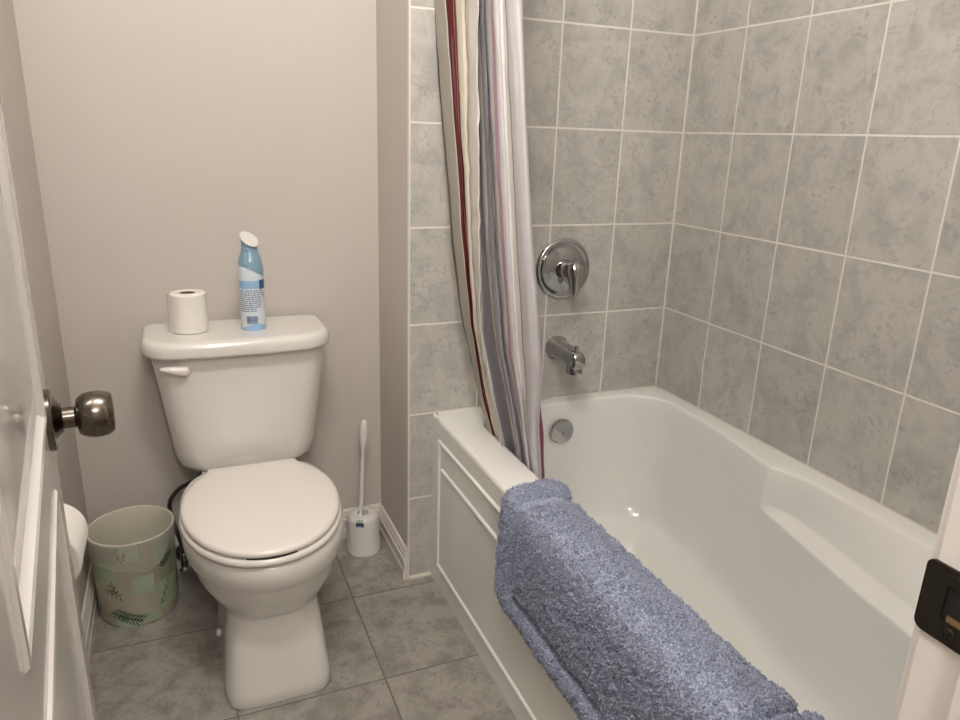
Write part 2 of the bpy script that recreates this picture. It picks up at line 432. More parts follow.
rings = [out_ring(TZ-.012), out_ring(TZ-.003, .001), out_ring(TZ, .006),
         ring(TZ, -.640, lambda y: R0(y)+.008, Y1+.008, Y0-.008, .118),
         ring(TZ-.002, -.634, lambda y: R0(y)+.003, Y1+.003, Y0-.003, .113),
         ring(TZ-.008, -.630, R0, Y1, Y0, .11),
         ring(TZ-.05, -.628, lambda y: (R0(y)+R1(y))/2, Y1-.004, Y0+.004, .11),
         ring(.418, -.625, R1, Y1-.008, Y0+.01, .11),
         ring(.410, -.6245, lambda y: R1(y)*.90+R2(y)*.10, Y1-.009, Y0+.011, .11),
         ring(.402, -.623, lambda y: R1(y)*.06+R2(y)*.94, Y1-.010, Y0+.012, .11),
         ring(.3995, -.6225, lambda y: R2(y)-.0002, Y1-.010, Y0+.013, .11),
         ring(.394, -.622, lambda y: R2(y)-.0007, Y1-.010, Y0+.013, .11),
         ring(.38, -.620, lambda y: R2(y)-.0018, Y1-.012, Y0+.02, .112),
         ring(.30, -.614, lambda y: R2(y)-.0065, Y1-.019, Y0+.06, .118),
         ring(.23, -.606, lambda y: R2(y)-.0105, Y1-.027, Y0+.11, .12),
         ring(.185, -.596, lambda y: R2(y)-.016, Y1-.038, Y0+.14, .12),
         ring(.155, -.582, lambda y: R2(y)-.025, Y1-.052, Y0+.17, .11),
         ring(.136, -.562, lambda y: R2(y)-.041, Y1-.072, Y0+.20, .10),
         ring(.126, -.532, lambda y: R2(y)-.066, Y1-.10, Y0+.24, .09),
         ring(.122, -.49, lambda y: R2(y)-.105, Y1-.14, Y0+.29, .07)]
loft(bm, rings, False, True)
o = obj('basin', bm, M_TUB, tub, smooth=60)
# apron: nested steps on the front face
bm = bmesh.new()
ya, yb = -.0005, YT1
def arect(y1, y0, z0, z1, x): return [V(x, y1, z0), V(x, y0, z0), V(x, y0, z1), V(x, y1, z1)]
xf = XO
prof = [(XO+.006, TZ-.0005), (XO+.001, TZ-.004), (XO, TZ-.012), (XO, .453)]
loft(bm, [[V(x, y, z) for x, z in prof] for y in (ya, yb)], False, False, closed=False)
BEAD = [(0, 0), (.0025, -.004), (.006, -.0055), (.0095, -.004), (.012, 0)]
y1p, y0p, z0p, z1p = -.055, yb+.05, .066, .453
rr_ = [arect(y1p-i, y0p+i, z0p+i, z1p-i, xf+d) for i, d in BEAD]
loft(bm, rr_, False, True)
loft(bm, [[V(xf+.0005, y, .366), V(xf-.004, y, .369), V(xf-.0055, y, .373), V(xf-.004, y, .377), V(xf+.0005, y, .380)] for y in (-.083, y0p+.03)], True, True)
for a in (arect(ya, y1p, 0, .453, xf), arect(y0p, yb, 0, .453, xf), arect(y1p, y0p, 0, z0p, xf)):
    bm.faces.new([bm.verts.new(p) for p in a])
bmesh.ops.remove_doubles(bm, verts=bm.verts, dist=1e-6)
obj('apron', bm, M_TUB, tub, smooth=0)
# overflow cover on the end wall, and drain
M = Matrix.Translation((-.357, Y1-.0115, .426)) @ Matrix.Rotation(PI/2, 4, 'X')
bm = bmesh.new(); lathe(bm, [(.037, 0), (.038, .004), (.036, .009), (.030, .0115), (.0055, .0125), (.0045, .010), (.0005, .010)], M, 48)
ov = obj('overflow_cover', bm, M_CHROME, tub, smooth=30, label='round chrome overflow cover')
M = Matrix.Translation((-.33, -.27, .1225))
bm = bmesh.new(); lathe(bm, [(.032, 0), (.032, .002), (.028, .004), (.015, .003), (.014, .012), (.0005, .014)], M, 40)
obj('drain', bm, M_CHROME, tub, smooth=30)

# ------------------------------------------------------------------ shower valve and spout
VX, VZ = -.358, .889
val = thing('shower_valve', 'round chrome shower valve with lever on the grey tile wall', 'shower valve', (VX, 0, VZ))
RX = Matrix.Rotation(PI/2, 4, 'X')
bm = bmesh.new(); lathe(bm, [(.0835, .0002), (.0842, .002), (.082, .006), (.076, .0085), (.070, .0075), (.066, .0055), (.060, .0065), (.048, .012), (.036, .015), (.030, .016), (.0295, .018)], Matrix.Translation((VX, 0, VZ)) @ RX, 72)
obj('escutcheon', bm, M_CHROME, val, smooth=40)
bm = bmesh.new(); lathe(bm, [(.029, .014), (.0285, .034), (.0275, .042), (.024, .050), (.017, .056), (.008, .0588), (.0005, .059)], Matrix.Translation((VX, 0, VZ)) @ RX, 48)
obj('hub', bm, M_CHROME, val, smooth=40)
bm = bmesh.new()
pts = spline([(VX+.002, -.050, VZ+.024), (VX+.003, -.058, VZ+.010), (VX+.005, -.062, VZ-.015), (VX+.007, -.062, VZ-.045), (VX+.008, -.060, VZ-.070)], 8)
rad = [interp([(0, .008), (.08, .018), (.28, .0235), (.5, .020), (.85, .012), (.95, .0095), (1, .004)], i/(len(pts)-1)) for i in range(len(pts))]
tube(bm, pts, rad, 20)
for v in bm.verts: pass
obj('lever', bm, M_CHROME, val, smooth=60)
SX, SZ = -.362, .664
sp = thing('tub_spout', 'chrome tub spout on the grey tile wall below the shower valve', 'tub spout', (SX, 0, SZ))
bm = bmesh.new()
sec = [(0, .0335, .0335, 0), (.006, .034, .034, 0), (.012, .029, .029, 0), (.03, .0265, .027, 0), (.07, .0245, .0255, -.001), (.105, .0235, .0265, -.005), (.122, .0225, .026, -.0065), (.131, .0195, .022, -.007), (.135, .012, .014, -.007)]
rings = []
for y, rx, rz, dz in sec:
    rg = []
    for k in range(40):
        a = 2*PI*k/40; c, s = math.cos(a), math.sin(a); e = .8
        rg.append(V(SX+rx*abs(c)**e*(1 if c > 0 else -1), -y, SZ+dz+rz*abs(s)**e*(1 if s > 0 else -1)))
    rings.append(rg)
loft(bm, rings)
obj('spout_body', bm, M_CHROME, sp, smooth=50)
bm = bmesh.new(); lathe(bm, [(.019, 0), (.0235, -.006), (.0232, -.029), (.020, -.031), (.018, -.022), (.001, -.022)], Matrix.Translation((SX, -.107, SZ-.014)), 32)
obj('outlet', bm, M_CHROME, sp, smooth=40)
bm = bmesh.new(); lathe(bm, [(.004, 0), (.004, .008), (.0075, .011), (.0075, .016), (.005, .018), (.0005, .0185)], Matrix.Translation((SX, -.112, SZ+.016)), 24)
obj('diverter_knob', bm, M_CHROME, sp, smooth=40)

# ------------------------------------------------------------------ toilet
TX = -1.206
toilet = thing('toilet', 'white two-piece toilet with closed round-front lid', 'toilet', (TX, -.05, 0))
# bowl and pedestal
def egg(z, hw, yf, yb_, ex=2.3, n=72, ymid=None, back=.6):
    ym = ymid if ymid is not None else yb_-(yb_-yf)*.42
    out = []
    for k in range(n):
        a = 2*PI*k/n; c, s = math.cos(a), math.sin(a)
        x = hw*abs(c)**(2/ex)*(1 if c > 0 else -1)
        y = ym + (abs(s)**(2/ex)*((yb_-ym) if s > 0 else (yf-ym)))
        if s > 0: x = hw*abs(c)**(2/3.6)*(1 if c > 0 else -1); y = ym+(yb_-ym)*abs(s)**(2/3.6)
        out.append(V(TX+.003+x, y, z))
    return out
bm = bmesh.new()
rings = [egg(0, .119, -.352, .17, 6.5, ymid=-.15), egg(.004, .121, -.354, .17, 6.5, ymid=-.15), egg(.03, .119, -.351, .17, 6.5, ymid=-.15),
         egg(.10, .112, -.340, .165, 6, ymid=-.15), egg(.16, .1065, -.329, .16, 5.2, ymid=-.15), egg(.203, .1055, -.321, .155, 4.0, ymid=-.15), egg(.211, .1160, -.331, .15, 2.9, ymid=-.15),
         egg(.225, .1270, -.343, .15, 2.5, ymid=-.15), egg(.245, .1430, -.360, .15, 2.3, ymid=-.15), egg(.275, .1600, -.379, .14, 2.15, ymid=-.15), egg(.308, .1700, -.389, .13, 2.1, ymid=-.15), egg(.318, .1750, -.394, .13, 2.1, ymid=-.15),
         egg(.325, .1785, -.399, .12, 2.05, ymid=-.15), egg(.345, .1805, -.404, .12, 2.05, ymid=-.15), egg(.372, .1810, -.406, .11, 2.05, ymid=-.15), egg(.379, .1735, -.400, .11, 2.05, ymid=-.15), egg(.381, .168, -.395, .105, 2.05, ymid=-.15)]
loft(bm, rings)
# rear deck under the tank
loft(bm, [rrect(TX, .13, .085, .12, .03, .12), rrect(TX, .125, .095, .125, .03, .25), rrect(TX, .12, .118, .135, .03, .345), rrect(TX, .12, .123, .135, .03, .368), rrect(TX, .12, .118, .13, .03, .376)])
bowl = obj('bowl', bm, M_PORC, toilet, smooth=48)
for sx in (-1, 1):
    bm = bmesh.new(); lathe(bm, [(.012, 0), (.012, .005), (.008, .011), (.0005, .013)], Matrix.Translation((TX+sx*.110, -.10, .030)) @ Matrix.Rotation(sx*PI/2, 4, 'Y'), 24)
    obj('bolt_cap', bm, M_PORC, bowl)
# seat and lid
def seat_outline(z, ins=0.0, yfront=-.408, yback=.034, hwb=.106):
    tab = [(yback, hwb), (.012, .1165), (-.010, .132), (-.035, .1485), (-.065, .1615), (-.10, .1715), (-.135, .1765), (-.16, .178)]
    side = [(hw, y) for y, hw in tab]
    n = 30
    for k in range(1, n+1):
        a = PI/2*k/n; side.append((.178*math.cos(a)**.94 if k < n else 0, -.16+(yfront+.16)*math.sin(a)**1.0))
    right = side[:-1]; pts = [(x, y) for x, y in right] + [(0, yfront)] + [(-x, y) for x, y in right[::-1]]
    m = Vector((0, -.18)); out = []
    for i, (x, y) in enumerate(pts):
        p0 = Vector(pts[i-1]); p1 = Vector(pts[(i+1) % len(pts)]); t = (p1-p0).normalized(); nn = Vector((t.y, -t.x))
        if nn.dot(m-Vector((x, y))) < 0: nn = -nn
        q = Vector((x, y))+nn*ins
        out.append(V(TX+q.x, q.y, z))
    return out
bm = bmesh.new()
loft(bm, [seat_outline(.3835, .006), seat_outline(.385, .001), seat_outline(.390, -.001, ), seat_outline(.396, .0), seat_outline(.3995, .005), seat_outline(.4005, .012)])
bmesh.ops.scale(bm, vec=(1, .985, 1), verts=bm.verts, space=Matrix.Translation((0, .408, 0)))
obj('seat', bm, M_SEAT, toilet, smooth=60)
bm = bmesh.new()
loft(bm, [seat_outline(.4035, .010), seat_outline(.4045, .0045), seat_outline(.409, .0028), seat_outline(.414, .004), seat_outline(.4172, .008), seat_outline(.4187, .016), seat_outline(.4195, .04)])
obj('seat_lid', bm, M_SEAT, toilet, smooth=60)
bm = bmesh.new()
ol = [(x, -.16-.248*math.sqrt(1-(x/.178)**2)+.0042) for x in np.linspace(-.055, .045, 15)]
loft(bm, [[V(TX+x, y, .4007), V(TX+x, y, .4032), V(TX+x, y+.012, .4032), V(TX+x, y+.012, .4007)] for x, y in ol]); obj('lid_gap_shade', bm, M_BLACK, toilet, smooth=0, label='black strip painted as the shade in the gap under the lid front')  # black strip put in as the shade between seat and lid
for sx in (-1, 1):
    bm = bmesh.new(); box(bm, (TX+sx*.075-.022, .030, .377), (TX+sx*.075+.022, .058, .405)); obj('hinge', bm, M_SEAT, toilet, bevel=.005, bseg=3)
# tank
bm = bmesh.new()
def tk(z, hx, yf, yb_, rf, rb=.02, bow=.012): return rrect(TX-.001, (yf+yb_)/2, hx, (yb_-yf)/2, (rf, rb), z, bow=bow)
loft(bm, [tk(.374, .125, .118, .245, .05), tk(.3755, .146, .110, .255, .055), tk(.382, .160, .102, .262, .058), tk(.396, .1715, .096, .265, .06), tk(.43, .1800, .092, .268, .06), tk(.50, .1875, .087, .27, .058), tk(.60, .2000, .079, .27, .056), tk(.70, .2125, .072, .27, .055), tk(.704, .2120, .073, .27, .055)])
tank = obj('tank', bm, M_PORC, toilet, smooth=60)
bm = bmesh.new()
def ld(z, i): return rrect(TX-.005, .160, .2265-i, .116-i, (.074-i*.5, .022), z, bow=.012)
loft(bm, [ld(.7025, .012), ld(.7025, .004), ld(.7040, .001), ld(.710, 0), ld(.723, 0), ld(.732, .002), ld(.7375, .006), ld(.7400, .012), ld(.7410, .022), ld(.7414, .04)])
obj('tank_lid', bm, M_PORC, toilet, smooth=60)
bm = bmesh.new()
LVX, LVZ = -1.346, .668
lathe(bm, [(.0185, 0), (.0185, .006), (.017, .014), (.012, .0195), (.0005, .0215)], Matrix.Translation((LVX, .078, LVZ)) @ RX, 32)
pts = spline([(LVX+.004, .060, LVZ), (LVX-.012, .056, LVZ+.003), (LVX-.032, .054, LVZ+.007), (LVX-.052, .055, LVZ+.010)], 6)
tube(bm, pts, [interp([(0, .0150), (.4, .0115), (.8, .0075), (1, .003)], i/(len(pts)-1)) for i in range(len(pts))], 16)
obj('flush_lever', bm, M_SEAT, tank, smooth=60, label='white side-mounted flush lever')

# ------------------------------------------------------------------ water supply
ws = thing('water_supply_line', 'dark flexible water supply hose with chrome shutoff valve left of the toilet', 'water pipe', (-1.39, .27, 0))
bm = bmesh.new()
tube(bm, spline([(-1.305, .19, .372), (-1.312, .192, .345), (-1.345, .198, .312), (-1.385, .205, .290), (-1.413, .212, .250), (-1.412, .216, .200), (-1.398, .212, .130), (-1.392, .208, .090)], 8), .0058, 12)
obj('hose', bm, M_RUBBER, ws)
bm = bmesh.new(); lathe(bm, [(.011, 0), (.011, .022), (.008, .024)], Matrix.Translation((-1.305, .19, .352)), 6); obj('coupling_nut', bm, M_BLACK, ws)
bm = bmesh.new(); lathe(bm, [(.010, 0), (.010, .05), (.0075, .052)], Matrix.Translation((-1.392, .206, .040)), 20)
tube(bm, [(-1.392, .206, .052), (-1.392, .285, .052)], .008)
obj('shutoff_valve', bm, M_CHROME, ws)
bm = bmesh.new(); lathe(bm, [(.004, 0), (.004, .016), (.013, .018), (.013, .024), (.004, .026)], Matrix.Translation((-1.392, .202, .052)) @ RX, 20, sx=1, sy=.6); obj('valve_handle', bm, M_CHROME, ws)
bm = bmesh.new(); lathe(bm, [(.028, 0), (.026, .004), (.012, .007)], Matrix.Translation((-1.392, YB-.0145, .052)) @ RX, 32); obj('wall_flange', bm, M_CHROME, ws)

# ------------------------------------------------------------------ toilet roll and spray bottle on the tank
def roll(root_name, label, M, R, Hh, rc, tail):
    t = thing(root_name, label, 'toilet paper', tuple(M.translation))
    bm = bmesh.new()
    lathe(bm, [(rc, .0004), (R-.003, .0), (R, .003), (R, Hh-.004), (R-.004, Hh-.0005), (rc+.004, Hh), (rc, Hh-.003)], M, 64)
    # open the core: remove the two caps
    caps = [f for f in bm.faces if len(f.verts) == 64]
    bmesh.ops.delete(bm, geom=caps, context='FACES_ONLY')
    if tail:
        a0, a1 = tail; n = 14
        rg = []
        for k in range(n):
            a = a0+(a1-a0)*k/(n-1); rr = R+.0005+.0065*smooth01((k)/(n-1))
            rg.append([M @ V(rr*math.cos(a), rr*math.sin(a), .001), M @ V(rr*math.cos(a), rr*math.sin(a), Hh-.002)])
        loft(bm, rg, False, False, closed=False)
    obj('paper', bm, M_PAPER, t, smooth=40)
    bm = bmesh.new()
    lathe(bm, [(rc, .001), (rc, Hh-.002), (rc-.0012, Hh-.002), (rc-.0012, .001), (rc, .001)], M, 40)
    caps = [f for f in bm.faces if len(f.verts) == 40]; bmesh.ops.delete(bm, geom=caps, context='FACES_ONLY')
    obj('cardboard_core', bm, M_CARD, t, smooth=40)
    return t
roll('toilet_paper_roll', 'white toilet paper roll standing upright on the tank lid', Matrix.Translation((-1.322, .160, .7416)), .0430, .099, .0185, (math.radians(215), math.radians(160)))
# bottle
BX, BY, BZ = -1.170, .145, .7416
bt = thing('air_freshener_bottle', 'blue and white air freshener spray bottle standing on the tank lid', 'spray bottle', (BX, BY, BZ))
M_BBLUE = mat('light_blue_bottle', (.22, .36, .47), .3, coat=.4)
M_BWHITE = mat('white_bottle_label', (.70, .76, .84), .3, coat=.3)
M_BSKY = mat('sky_blue_label', (.33, .52, .74), .3, coat=.3)
M_BNAVY = mat('navy_label_ink', (.03, .10, .26), .35)
M_INK = mat('blue_grey_print', (.10, .16, .28), .4)
BPROF = [(.0295, 0), (.0303, .002), (.0303, .138), (.0305, .148), (.0300, .160), (.0282, .173), (.0248, .184), (.0212, .193), (.0192, .200), (.0190, .208)]
bm = bmesh.new()
lathe(bm, BPROF, Matrix.Translation((BX, BY, BZ)), 48)
body = obj('bottle_body', bm, M_BWHITE, bt, smooth=45, label='white and pale blue bottle body')
def rad_at(h):
    return interp([(h_, r_) for r_, h_ in BPROF], h)
FRONT = math.atan2(C0.y-BY, C0.x-BX)            # label faces the room
def wrap(bm, a0, a1, h0, h1, eps, top=None, n=24, m=6, bot=None, mi=0):
    """strip of film wrapped round the bottle between angles a0..a1 (degrees, from the front, + = to the right)"""
    rg = []
    for i in range(n+1):
        t = i/n; a = FRONT+math.radians(a0+(a1-a0)*t)
        hb = bot(t) if bot else h0; ht = top(t) if top else h1
        rg.append([V(BX+(rad_at(hb+(ht-hb)*j/m)+eps)*math.cos(a), BY+(rad_at(hb+(ht-hb)*j/m)+eps)*math.sin(a), BZ+hb+(ht-hb)*j/m) for j in range(m+1)])
    loft(bm, rg, False, False, closed=False, mi=mi)
bm = bmesh.new()
wrap(bm, -180, 180, .13, .2075, .0005, n=60, m=14, bot=lambda t: .147+.017*math.cos(2*PI*(t-.33)))
obj('shoulder_sleeve', bm, M_BBLUE, body, smooth=60, label='translucent blue shoulder of the bottle')
bm = bmesh.new()
wrap(bm, -180, 180, 0, .012, .0004, n=60, top=lambda t: .012+.006*math.sin(2*PI*t*2+1), mi=0)
wrap(bm, -95, 34, .108, .128, .0005, mi=0)
wrap(bm, 36, 95, .106, .129, .0006, mi=1)
wrap(bm, 48, 62, .085, .103, .0005, mi=2, bot=lambda t: .098-.016*t, top=lambda t: .103-.012*t)
random.seed(9)
for r_i in range(11):                            # small print
    h = .1015-r_i*.0052; a = -62
    while a < (40 if r_i < 9 else 10):
        L_ = random.uniform(5, 16)
        wrap(bm, a, min(a+L_, 44), h, h+.0021, .0007, n=3, m=1, mi=2); a += L_+random.uniform(3, 5)
a = -32
while a < 20:
    wv = random.choice((1.2, 2, 3)); wrap(bm, a, a+wv, .018, .038, .0008, n=2, m=2, mi=2); a += wv+random.choice((1.2, 2))
wrap(bm, 2-36, 24, .0275, .0285, .0009, n=8, m=1, mi=2)
obj('label', bm, [M_BSKY, M_BNAVY, M_INK], body, smooth=60, label='printed back label with small text and barcode')
bm = bmesh.new()                                 # flared head with a slanted mouth
rings = []
hr = [(.0193, .196, 0), (.0185, .201, .15), (.0188, .207, .45), (.0205, .212, .8), (.0220, .2155, 1.0), (.0226, .218, 1.0)]
AR = FRONT+PI*.5
def tilt(x, y, sl): return -sl*(.42*(x*math.cos(AR)+y*math.sin(AR)) + .50*(x*math.cos(FRONT)+y*math.sin(FRONT)))
def hring(r_, h, sl):
    o_ = .001*sl; return [V(BX+r_*math.cos(2*PI*k/40)+o_*math.cos(AR), BY+r_*math.sin(2*PI*k/40)+o_*math.sin(AR), BZ+h+.008+tilt(r_*math.cos(2*PI*k/40), r_*math.sin(2*PI*k/40), sl)) for k in range(40)]
loft(bm, [hring(*q) for q in hr], True, False)
loft(bm, [hring(r_, h, 1) for r_, h in ((.0226, .218), (.0222, .2215), (.0205, .2235), (.018, .2230), (.010, .2215), (.001, .221))], True, True, mi=1)
obj('spray_head', bm, [M_BBLUE, M_PLAST], bt, smooth=60, label='white slanted spray head on a blue neck')

# ------------------------------------------------------------------ roll on the left wall
hold = thing('toilet_paper_holder', 'chrome toilet paper holder fixed to the left wall behind the door', 'toilet paper holder', (XL, -.59, .606))
RXc, RZc, RY0, RY1 = -1.564, .606, -.640, -.538
for y in (RY0-.014, RY1+.014):
    bm = bmesh.new(); lathe(bm, [(.018, 0), (.018, .004), (.010, .008), (.007, .012), (.007, .060), (.008, .064), (.0005, .067)], Matrix.Translation((XL, y, RZc)) @ Matrix.Rotation(PI/2, 4, 'Y'), 24)
    obj('post', bm, M_CHROME, hold)
bm = bmesh.new(); tube(bm, [(RXc, RY0-.014, RZc), (RXc, RY1+.014, RZc)], .006); obj('spindle', bm, M_CHROME, hold)
roll('toilet_paper_roll', 'white toilet paper roll mounted on the left wall beside the open door', Matrix.Translation((RXc, RY1, RZc)) @ Matrix.Rotation(PI/2, 4, 'X'), .055, RY1-RY0, .0185, None)

# ------------------------------------------------------------------ waste basket
WX, WY, WH, WR0, WR1 = -1.508, .132, .242, .0955, .1015
wb = thing('waste_basket', 'round cream waste basket with green leaf pattern and clear liner', 'waste basket', (WX, WY, 0))
M_CREAM = mat('cream_basket_print', (.66, .64, .50), .4, var=.05, vscale=15)
M_GRN = mat('sage_green_print', (.38, .45, .315), .4, var=.08, vscale=20)
M_DGRN = mat('dark_green_leaf_print', (.045, .105, .06), .45)
M_TWIG = mat('dark_red_twig_print', (.07, .03, .025), .45)
def wr(h): return WR0+(WR1-WR0)*h/WH
bm = bmesh.new()
MW = Matrix.Translation((WX, WY, 0))
lathe(bm, [(WR0-.01, .0015), (WR0-.002, .0015), (WR0, .004), (WR1, WH-.004), (WR1+.0025, WH-.002), (WR1+.002, WH), (WR1-.002, WH), (WR1-.003, WH-.003), (WR0-.003, .008), (.001, .006)], MW, 72)
WF = math.atan2(C0.y-WY, C0.x-WX)
def wpt(a, h, e): 
    t = WF+math.radians(a); r = wr(h)+e; return V(WX+r*math.cos(t), WY+r*math.sin(t), h)
def wpatch(a0, a1, h0, h1, e, mi):
    n = max(2, int(abs(a1-a0)/4)); rg = [[wpt(a0+(a1-a0)*i/n, h0, e), wpt(a0+(a1-a0)*i/n, h1, e)] for i in range(n+1)]
    loft(bm, rg, False, False, closed=False, mi=mi)
for k, (a0, a1, h0, h1) in enumerate([(-8, 22, .090, .145), (-66, -30, .128, .190), (24, 70, .030, .110), (24, 84, .165, .225), (-36, -6, .0, .03), (-95, -66, .03, .1), (-110, -75, .06, .12), (75, 110, .01, .06), (-25, 5, .19, .235), (60, 100, .10, .15), (120, 150, .05, .10), (160, 200, .12, .17), (-150, -120, .15, .21), (2, 28, .004, .035)]):
    wpatch(a0, a1, h0, h1, .0004, 1)
def blade(a, h, da, dh, wd, mi, e=.0007):
    """a thin leaf from (a,h) towards (a+da,h+dh)"""
    L_ = math.hypot(da, dh*600); px, py = -dh*600/L_, da/L_
    c = [wpt(a, h, e), wpt(a+da*.5+px*wd, h+dh*.5+py*wd/600, e), wpt(a+da, h+dh, e), wpt(a+da*.5-px*wd, h+dh*.5-py*wd/600, e)]
    bm.faces.new([bm.verts.new(p) for p in c]).material_index = mi
def sprig(a, h, da, dh, n, ln, wd, mi, mis):
    blade(a, h, da, dh, .7, mis)
    for i in range(n):
        t = (i+.6)/n; s = 1 if i % 2 else -1
        ang = math.atan2(dh*600, da)+s*.75
        blade(a+da*t, h+dh*t, 1.35*ln*math.cos(ang), 1.35*ln*math.sin(ang)/600, wd*1.1, mi, .0009)
sprig(-42, .052, 42, -.030, 18, 8, 1.3, 2, 2); sprig(-36, .036, 30, -.022, 12, 8, 1.2, 2, 2); sprig(-50, .04, 36, -.01, 12, 7, 1.2, 2, 2)
sprig(34, .150, 26, .045, 16, 8, 1.5, 2, 2); sprig(30, .155, 22, .02, 9, 7, 1.3, 2, 2)
sprig(28, .040, 18, .062, 8, 5, .8, 2, 2); sprig(24, .05, 14, .0, 4, 3, .8, 2, 3)
sprig(-48, .115, 22, -.022, 7, 7, .9, 2, 2); sprig(-30, .098, -8, .032, 5, 6, .9, 2, 2)
sprig(-18, .188, -7, .042, 5, 4, .7, 3, 3); sprig(-17, .195, 5, .03, 5, 3, .7, 3, 3)
sprig(70, .06, 12, .04, 8, 6, 1, 2, 2); sprig(-85, .15, 12, .04, 8, 6, 1, 2, 2); sprig(150, .1, 18, .04, 8, 6, 1, 2, 2); sprig(-130, .06, 18, .04, 8, 6, 1, 2, 2)
obj('basket_body', bm, [M_CREAM, M_GRN, M_DGRN, M_TWIG], wb, smooth=50)
m = bpy.data.materials.new('clear_plastic_film'); m.use_nodes = True; nt = m.node_tree; b = nt.nodes['Principled BSDF']
b.inputs['Base Color'].default_value = (.80, .77, .70, 1); b.inputs['Roughness'].default_value = .25; b.inputs['Alpha'].default_value = .27
M_FILM = m
bm = bmesh.new()
random.seed(3)
n = 120; prof = [(-.055, WR1+.0045), (-.035, WR1+.005), (-.012, WR1+.0052), (0, WR1+.0045), (.0035, WR1+.001), (.002, WR1-.0045), (-.02, WR1-.006), (-.06, WR1-.010), (-.11, WR1-.014), (-.16, WR1-.020), (-.20, WR1-.03), (-.22, WR1-.06), (-.224, .001)]
rings = []
for j, (dz, r) in enumerate(prof):
    rg = []
    for k in range(n):
        a = 2*PI*k/n; u = V(math.cos(a)*2.2, math.sin(a)*2.2, dz*22)
        wob = noise.noise(u*1.7+V(0, 0, 5))*(.0015 if j < 6 else .011 if j < 12 else 0)
        if j == 0: zz = WH+dz+.020*noise.noise(V(math.cos(a)*1.6, math.sin(a)*1.6, 9))-.012*math.cos(a-WF)
        else: zz = WH+dz
        rr = max(.001, r+abs(wob) if j < 4 else r-abs(wob)); rg.append(V(WX+rr*math.cos(a), WY+rr*math.sin(a), zz))
    rings.append(rg)
loft(bm, rings, False, True)
obj('plastic_liner', bm, M_FILM, wb, smooth=80, label='clear plastic liner folded over the basket rim')

# ------------------------------------------------------------------ toilet brush
CX, CY = -.882, .200
hb = thing('toilet_brush_holder', 'white plastic toilet brush holder on the floor by the corner', 'brush holder', (CX, CY, 0))
bm = bmesh.new()
lathe(bm, [(.048, .0005), (.0515, .002), (.0525, .008), (.0515, .012), (.0495, .06), (.0480, .105), (.0460, .117), (.0410, .124), (.030, .1275), (.019, .1285), (.017, .127), (.0165, .09), (.0005, .088)], Matrix.Translation((CX, CY, 0)), 56)
cup = obj('holder_cup', bm, M_PLAST, hb, smooth=50)
BFr = math.atan2(C0.y-CY, C0.x-CX)
bm = bmesh.new()
M_STK = mat('blue_black_sticker', (.02, .035, .10), .35); M_STK2 = mat('pale_blue_sticker', (.30, .42, .60), .35); M_STG = mat('pale_green_sticker', (.36, .43, .34), .4)
def cpt(a, r, h): return V(CX+r*math.cos(BFr+math.radians(a)), CY+r*math.sin(BFr+math.radians(a)), h)
def tag_patch(a0, a1, prof, mi):
    loft(bm, [[cpt(a0+(a1-a0)*i/4, r, h) for r, h in prof] for i in range(5)], False, False, closed=False, mi=mi)
tag_patch(-26, 2, [(.0470, .1160), (.0485, .1105), (.0489, .1030)], 0); tag_patch(-20, -6, [(.0494, .1030), (.0491, .1075)], 1); tag_patch(-24, 0, [(.0425, .1240), (.0470, .1175)], 2)
obj('sticker', bm, [M_STK, M_STK2, M_STG], cup, smooth=60, label='small dark blue sticker on the cup shoulder')
br = thing('toilet_brush', 'white toilet brush standing upright in its holder', 'toilet brush', (CX, CY, .09))
hx0, hy0, hx1, hy1 = CX-.010, CY-.006, -.872, .210
ax = V(hx1-hx0, hy1-hy0, .32).normalized()
bm = bmesh.new()
tube(bm, [V(hx0, hy0, .089)+ax*t for t in (0, .10, .24)], [.0068, .0065, .0058], 20)
obj('handle', bm, M_PLAST, br)
bm = bmesh.new()
tube(bm, [V(hx0, hy0, .089)+ax*t for t in (.225, .24, .26, .29, .315, .328, .334, .337)], [.0055, .0075, .0105, .0120, .0118, .0105, .007, .002], 24)
obj('grip', bm, M_PLAST, br, smooth=60)

# ------------------------------------------------------------------ shower curtain
# cross-section runs from the left edge (a=0) to the right edge (a=1); each row: s on the cloth, depth towards the tub wall (+) or the viewer (-), a at four heights
def px(u, v, axis, val):
    d = R_*((u-480)/F_PX) - U_*((v-360)/F_PX) + fwd
    t = (val-C0[axis])/d[axis]; return C0+d*t
Lk = [px(433, 0, 0, -.742), px(442, 120, 0, -.733), px(452, 240, 0, -.718), px(462, 320, 0, -.694), px(480, 398, 0, -.650), px(490, 434, 0, -.628)]
Rk = [px(522, 0, 0, -.690), px(527, 120, 0, -.682), px(533, 240, 0, -.668), px(539, 320, 0, -.650), px(543, 400, 0, -.630), px(546, 480, 0, -.612)]
def edge(K, z):
    K = sorted(K, key=lambda p: -p.z)
    if z >= K[0].z:
        d = (K[0]-K[1])/(K[0].z-K[1].z); return K[0]+d*(z-K[0].z)*.55+V(0, 0, (z-K[0].z)*.45)
    for a, b in zip(K[:-1], K[1:]):
        if z >= b.z: u = (a.z-z)/(a.z-b.z); return a.lerp(b, u)
    return K[-1]+V((K[-1].z-z)*.03, (K[-1].z-z)*-.02, z-K[-1].z)
ZK = [1.50, .95, .76, .60]
